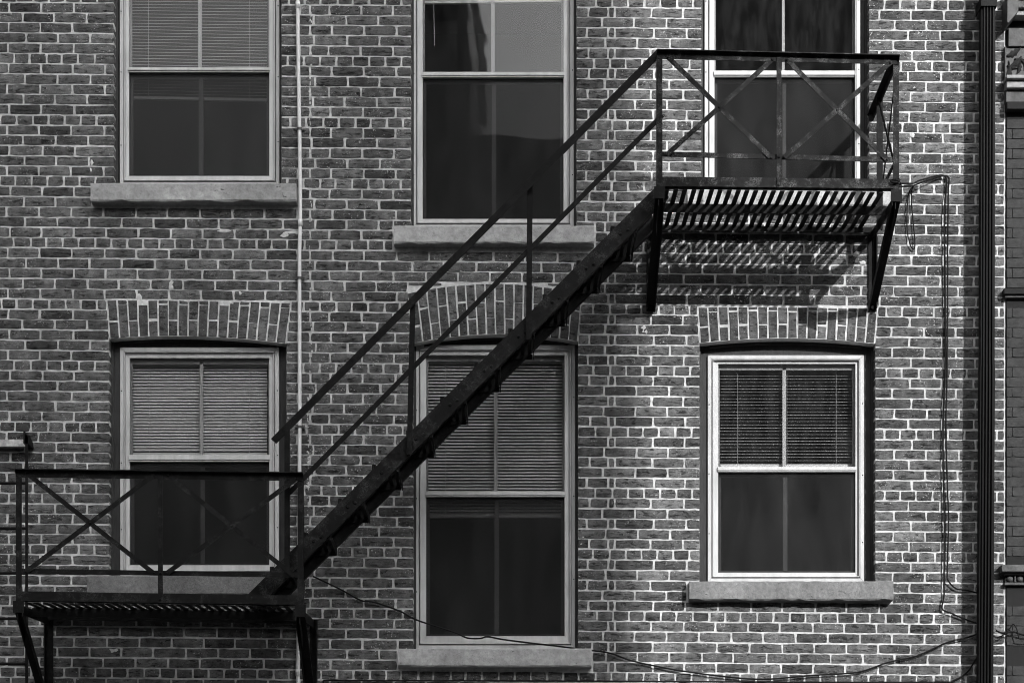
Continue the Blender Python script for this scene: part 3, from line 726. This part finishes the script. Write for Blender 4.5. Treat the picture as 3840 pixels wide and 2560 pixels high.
cable([(3365, 688, .80), (3425, 688, .40), (3440, 680, .1), (3480, 668, .04), (3525, 657), (3546, 664), (3550, 700), (3541, 800), (3543, 1000), (3546, 1250), (3545, 1400), (3538, 1560), (3537, 1750), (3541, 1950), (3540, 2150), (3540, 2230), (3533, 2280), (3560, 2295), (3640, 2328), (3690, 2342)],
      'black cable hanging straight from the hook by the upper balcony down to a sharp bend', .02, .0052)
cable([(3365, 700, .80), (3420, 698, .40), (3435, 692, .1), (3490, 672, .04), (3535, 660), (3558, 668), (3556, 720), (3554, 900), (3553, 1200), (3551, 1420), (3547, 1600), (3552, 1800), (3557, 1950), (3552, 2140), (3556, 2175), (3585, 2205), (3630, 2212), (3690, 2230)],
      'black cable beside the straight one, curving to the downspout at window sill height', .024, .0052)
cable([(3430, 694, .06), (3410, 720), (3402, 780), (3402, 860), (3412, 915), (3425, 934), (3431, 915), (3424, 830), (3418, 760), (3420, 710), (3434, 692, .05)],
      'short looped black cable hanging beside the upper balcony corner', .016, .004)
cable([(3345, 676, .92), (3362, 668, .925), (3375, 674, .92), (3362, 684, .925), (3340, 680, .92), (3352, 672, .928), (3372, 680, .925), (3378, 692, .90), (3366, 690, .9), (3348, 684, .925)],
      'tangle of black wire tied round the corner post of the upper balcony', .92, .0035)
cable([(3735, 2362, .04), (3760, 2372), (3800, 2368), (3840, 2378), (3900, 2376)], 'black wire strung right of the downspout across the neighbouring wall', .05, .006)
cable([(3738, 2390, .05), (3770, 2375, .06), (3790, 2350, .06), (3800, 2338, .06), (3812, 2355, .06), (3820, 2385, .06), (3830, 2395, .06), (3900, 2400, .05)], 'looping wire right of the downspout near the bottom', .05, .004)

# ------------------------------------------------------------------ neighbouring building on the right
nb = empty('neighbouring_building'); tag(nb, 'darker building at the right edge with thin jointed bricks and ornate trim', 'building')
x0n = 3774; pn = -.012
nw = MB().box(X(x0n), X(4700), pn + .006, .5, 0, Z(-1100)).build('wall', M_njoint, nb)
nbricks = 0; rn = random.Random(3)
bands = [(-1100, 425), (1085, 1125), (2120, 2260), (2440, 2460)]
y = 430; r = 0; nvar = []
for k in range(6):
    w_ = 128 * S; h_ = 34.5 * S; m = MB(); v, f = brick_geo(w_, h_, rn, .02); me = m.add(v, f).mesh('brick'); me.materials.append(M_nbrick); nvar.append((me, w_, h_))
while y < 2900:
    if not any(a - 20 < y < b + 16 for a, b in bands):
        xx = x0n + (0 if r % 2 else 20)
        first = True
        while xx < 4150:
            L = 22 if (first and r % 2 == 0) else 130; first = False
            if r % 2 == 0 and xx == x0n + 20: xx = x0n; L = 21
            me, w_, h_ = nvar[rn.randrange(6)]; o = link('brick', me, nw); ww = (L - 2.2) * S
            o.location = (X(xx) + ww / 2, pn + rn.uniform(-.001, .001), Z(y)); o.scale = (ww / w_, .35, 1); xx += L
    y += 37.2; r += 1
def nbox(name, xa, xb, ya, yb, d0, d1, mat, bev=.004, par=None):
    return bevel(MB().box(X(xa), X(xb), -d0, -d1, Z(yb), Z(ya)).build(name, mat, par or nb), bev)
nbox('string_course', 3758, 4700, 1090, 1112, .06, -.006, M_njoint); nbox('string_course', 3764, 4700, 1113, 1122, .04, -.006, M_ntrim)
# egg-and-dart course
nbox('string_course', 3746, 4700, 2124, 2150, .085, -.006, M_ntrim); nbox('ledge', 3762, 4700, 2151, 2158, .05, -.006, M_ntrim); nbox('ledge', 3762, 4700, 2186, 2196, .04, -.006, M_ntrim)
sc = nbox('moulding', 3766, 4700, 2159, 2185, .018, -.006, M_njoint)
for k in range(12):
    cx = 3784 + k * 38; m = MB(); vs = []; n = 10
    for i in range(5):
        a = math.pi / 2 * i / 4
        for j in range(n):
            t = 2 * math.pi * j / n; vs.append((X(cx) + .022 * math.cos(a) * math.cos(t), -.019 - .020 * math.sin(a), Z(2172) + .021 * math.cos(a) * math.sin(t)))
    m.add(vs, [(i*n+j, i*n+(j+1)%n, (i+1)*n+(j+1)%n, (i+1)*n+j) for i in range(4) for j in range(n)]).build('egg', M_ntrim, sc, True)
    nbox('dart', cx + 16, cx + 21, 2160, 2184, .034, .018, M_ntrim, .002, sc)
# ornate cornice at the top right
cn = nbox('cornice', 3768, 4700, 396, 424, .07, -.006, M_njoint)
nbox('ledge', 3760, 4700, 306, 320, .115, -.006, M_nlight, .006, cn); nbox('ledge', 3764, 4700, 321, 348, .085, -.006, M_nlight, .006, cn); nbox('ledge', 3766, 4700, 349, 395, .05, -.006, M_ntrim, .006, cn)
nbox('panel', 3766, 4700, 182, 305, .012, -.006, M_ntrim, .004, cn); nbox('panel_frame', 3764, 3769, 180, 305, .035, -.006, M_ntrim, .004, cn)
nbox('ledge', 3778, 4700, 112, 181, .03, -.006, M_ntrim, .004, cn); nbox('ledge', 3796, 4700, 62, 82, .10, -.006, M_nlight, .006, cn); nbox('ledge', 3790, 4700, 30, 61, .13, -.006, M_ntrim, .006, cn); nbox('ledge', 3796, 4700, -400, 29, .16, -.006, M_nlight, .006, cn)
m = MB(); q = [(3758, 20), (3786, -6), (3800, 0), (3800, 78), (3762, 124), (3757, 118)]
bevel(m.prism([(X(a), Z(b)) for a, b in reversed(q)], -.15, .0).build('console', M_ntrim, cn), .005)
# carved leaf scrolls on the panel
def leaf(cx, cy, ang, ln, wd):
    vs = []; n = 9; ca, sa = math.cos(ang), math.sin(ang)
    for i in range(n):
        t = i / (n - 1); wv = wd * math.sin(math.pi * min(1, t * .94 + .06)) * (1 + .25 * math.sin(t * 22)); bend = .35 * ln * t * t
        for s_, hh in ((-1, 0), (-.5, .010), (0, .016), (.5, .010), (1, 0)):
            u, v = t * ln, bend + s_ * wv
            vs.append((X(cx) + (u * ca - v * sa) * S, -.012 - hh, Z(cy) + (u * sa + v * ca) * S))
    f = [(i*5+j, i*5+j+1, (i+1)*5+j+1, (i+1)*5+j) for i in range(n-1) for j in range(4)]
    MB().add(vs, f).build('leaf', M_njoint, cn, True)
for k in range(4):
    bx = 3772 + k * 74
    leaf(bx, 215, .2, 60, 13); leaf(bx + 6, 300, 1.2, 64, 10); leaf(bx + 20, 255, .5, 54, 12); leaf(bx + 2, 250, -.6, 40, 10); leaf(bx + 40, 280, 1.0, 50, 9); leaf(bx + 30, 225, -.4, 40, 9)
    MB().tube(smooth_path([(X(bx), -.016, Z(292)), (X(bx + 18), -.018, Z(252)), (X(bx + 45), -.018, Z(228)), (X(bx + 66), -.016, Z(240)), (X(bx + 70), -.016, Z(268))]), .008, 6).build('stem', M_njoint, cn, True)

# ------------------------------------------------------------------ unseen buildings added opposite, shaped to block sun and sky and to be mirrored
M_ob = rough_material('opposite_masonry', .16, .25, 4, .3, .01)
M_op = plain('opposite_glass', .03, .15, .5)
M_op2 = rough_material('opposite_pale_render', .75, .2, 4, .3, .01)
def opposite(x0, x1, y, h, label, cols, floors, M_ob=M_ob, deep=12):
    t = empty('added_opposite_building'); tag(t, label, 'building', 'unseen buildings added for shade and reflections')
    wl = MB().box(x0, x1, y - deep, y, -.15, h).build('wall', M_ob, t)
    MB().box(x0 - .2, x1 + .2, y - deep - .2, y + .25, h, h + .6).build('parapet', M_ob, t)
    fh = (h - 1) / floors; cw = (x1 - x0) / cols
    me = MB().box(-.55, .55, -.02, .03, -.9, .9).mesh('window'); me.materials.append(M_op)
    for f in range(floors):
        for c in range(cols):
            o = link('window', me, t); o.location = (x0 + cw * (c + .5), y, 1 + fh * (f + .5))
opposite(-60, -10, -30, 7, 'low dark building added across the street at the far left, kept low to let in skylight', 9, 2)
opposite(-9.9, -2.6, -30, 14, 'dark building added across the street next to the low one, kept short for skylight', 3, 4)
opposite(-2.5, -.9, -30, 23, 'slim pale tower added straight behind the viewer to be mirrored in the middle pane', 1, 7, M_op2)  # added out of view, shaped for the pane reflections
opposite(-.8, 3.9, -30, 17.5, 'pale building added right of the slim pale tower, low so the pane mirrors sky', 3, 5, M_op2)
opposite(4, 8.2, -30, 23, 'slim dark building added right of the pale one to keep the pane reflections dark', 2, 7)
opposite(8.3, 10.9, -30, 14, 'narrow low building added beside the tower, kept low to let in skylight', 1, 4)
opposite(11, 15.8, -30, 29, 'tall slim tower added across the street to shade the left half of the wall', 2, 9)  # added sun blocker, out of view
opposite(15.9, 24.4, -30, 16.4, 'low building added in the gap right of the tower, low enough to let the sun past', 2, 5)
opposite(24.5, 60, -30, 40, 'long high building added at the far right to cut skylight on the wall', 12, 12, M_ob, 5)  # added sky blocker, deepens the shadows on the right
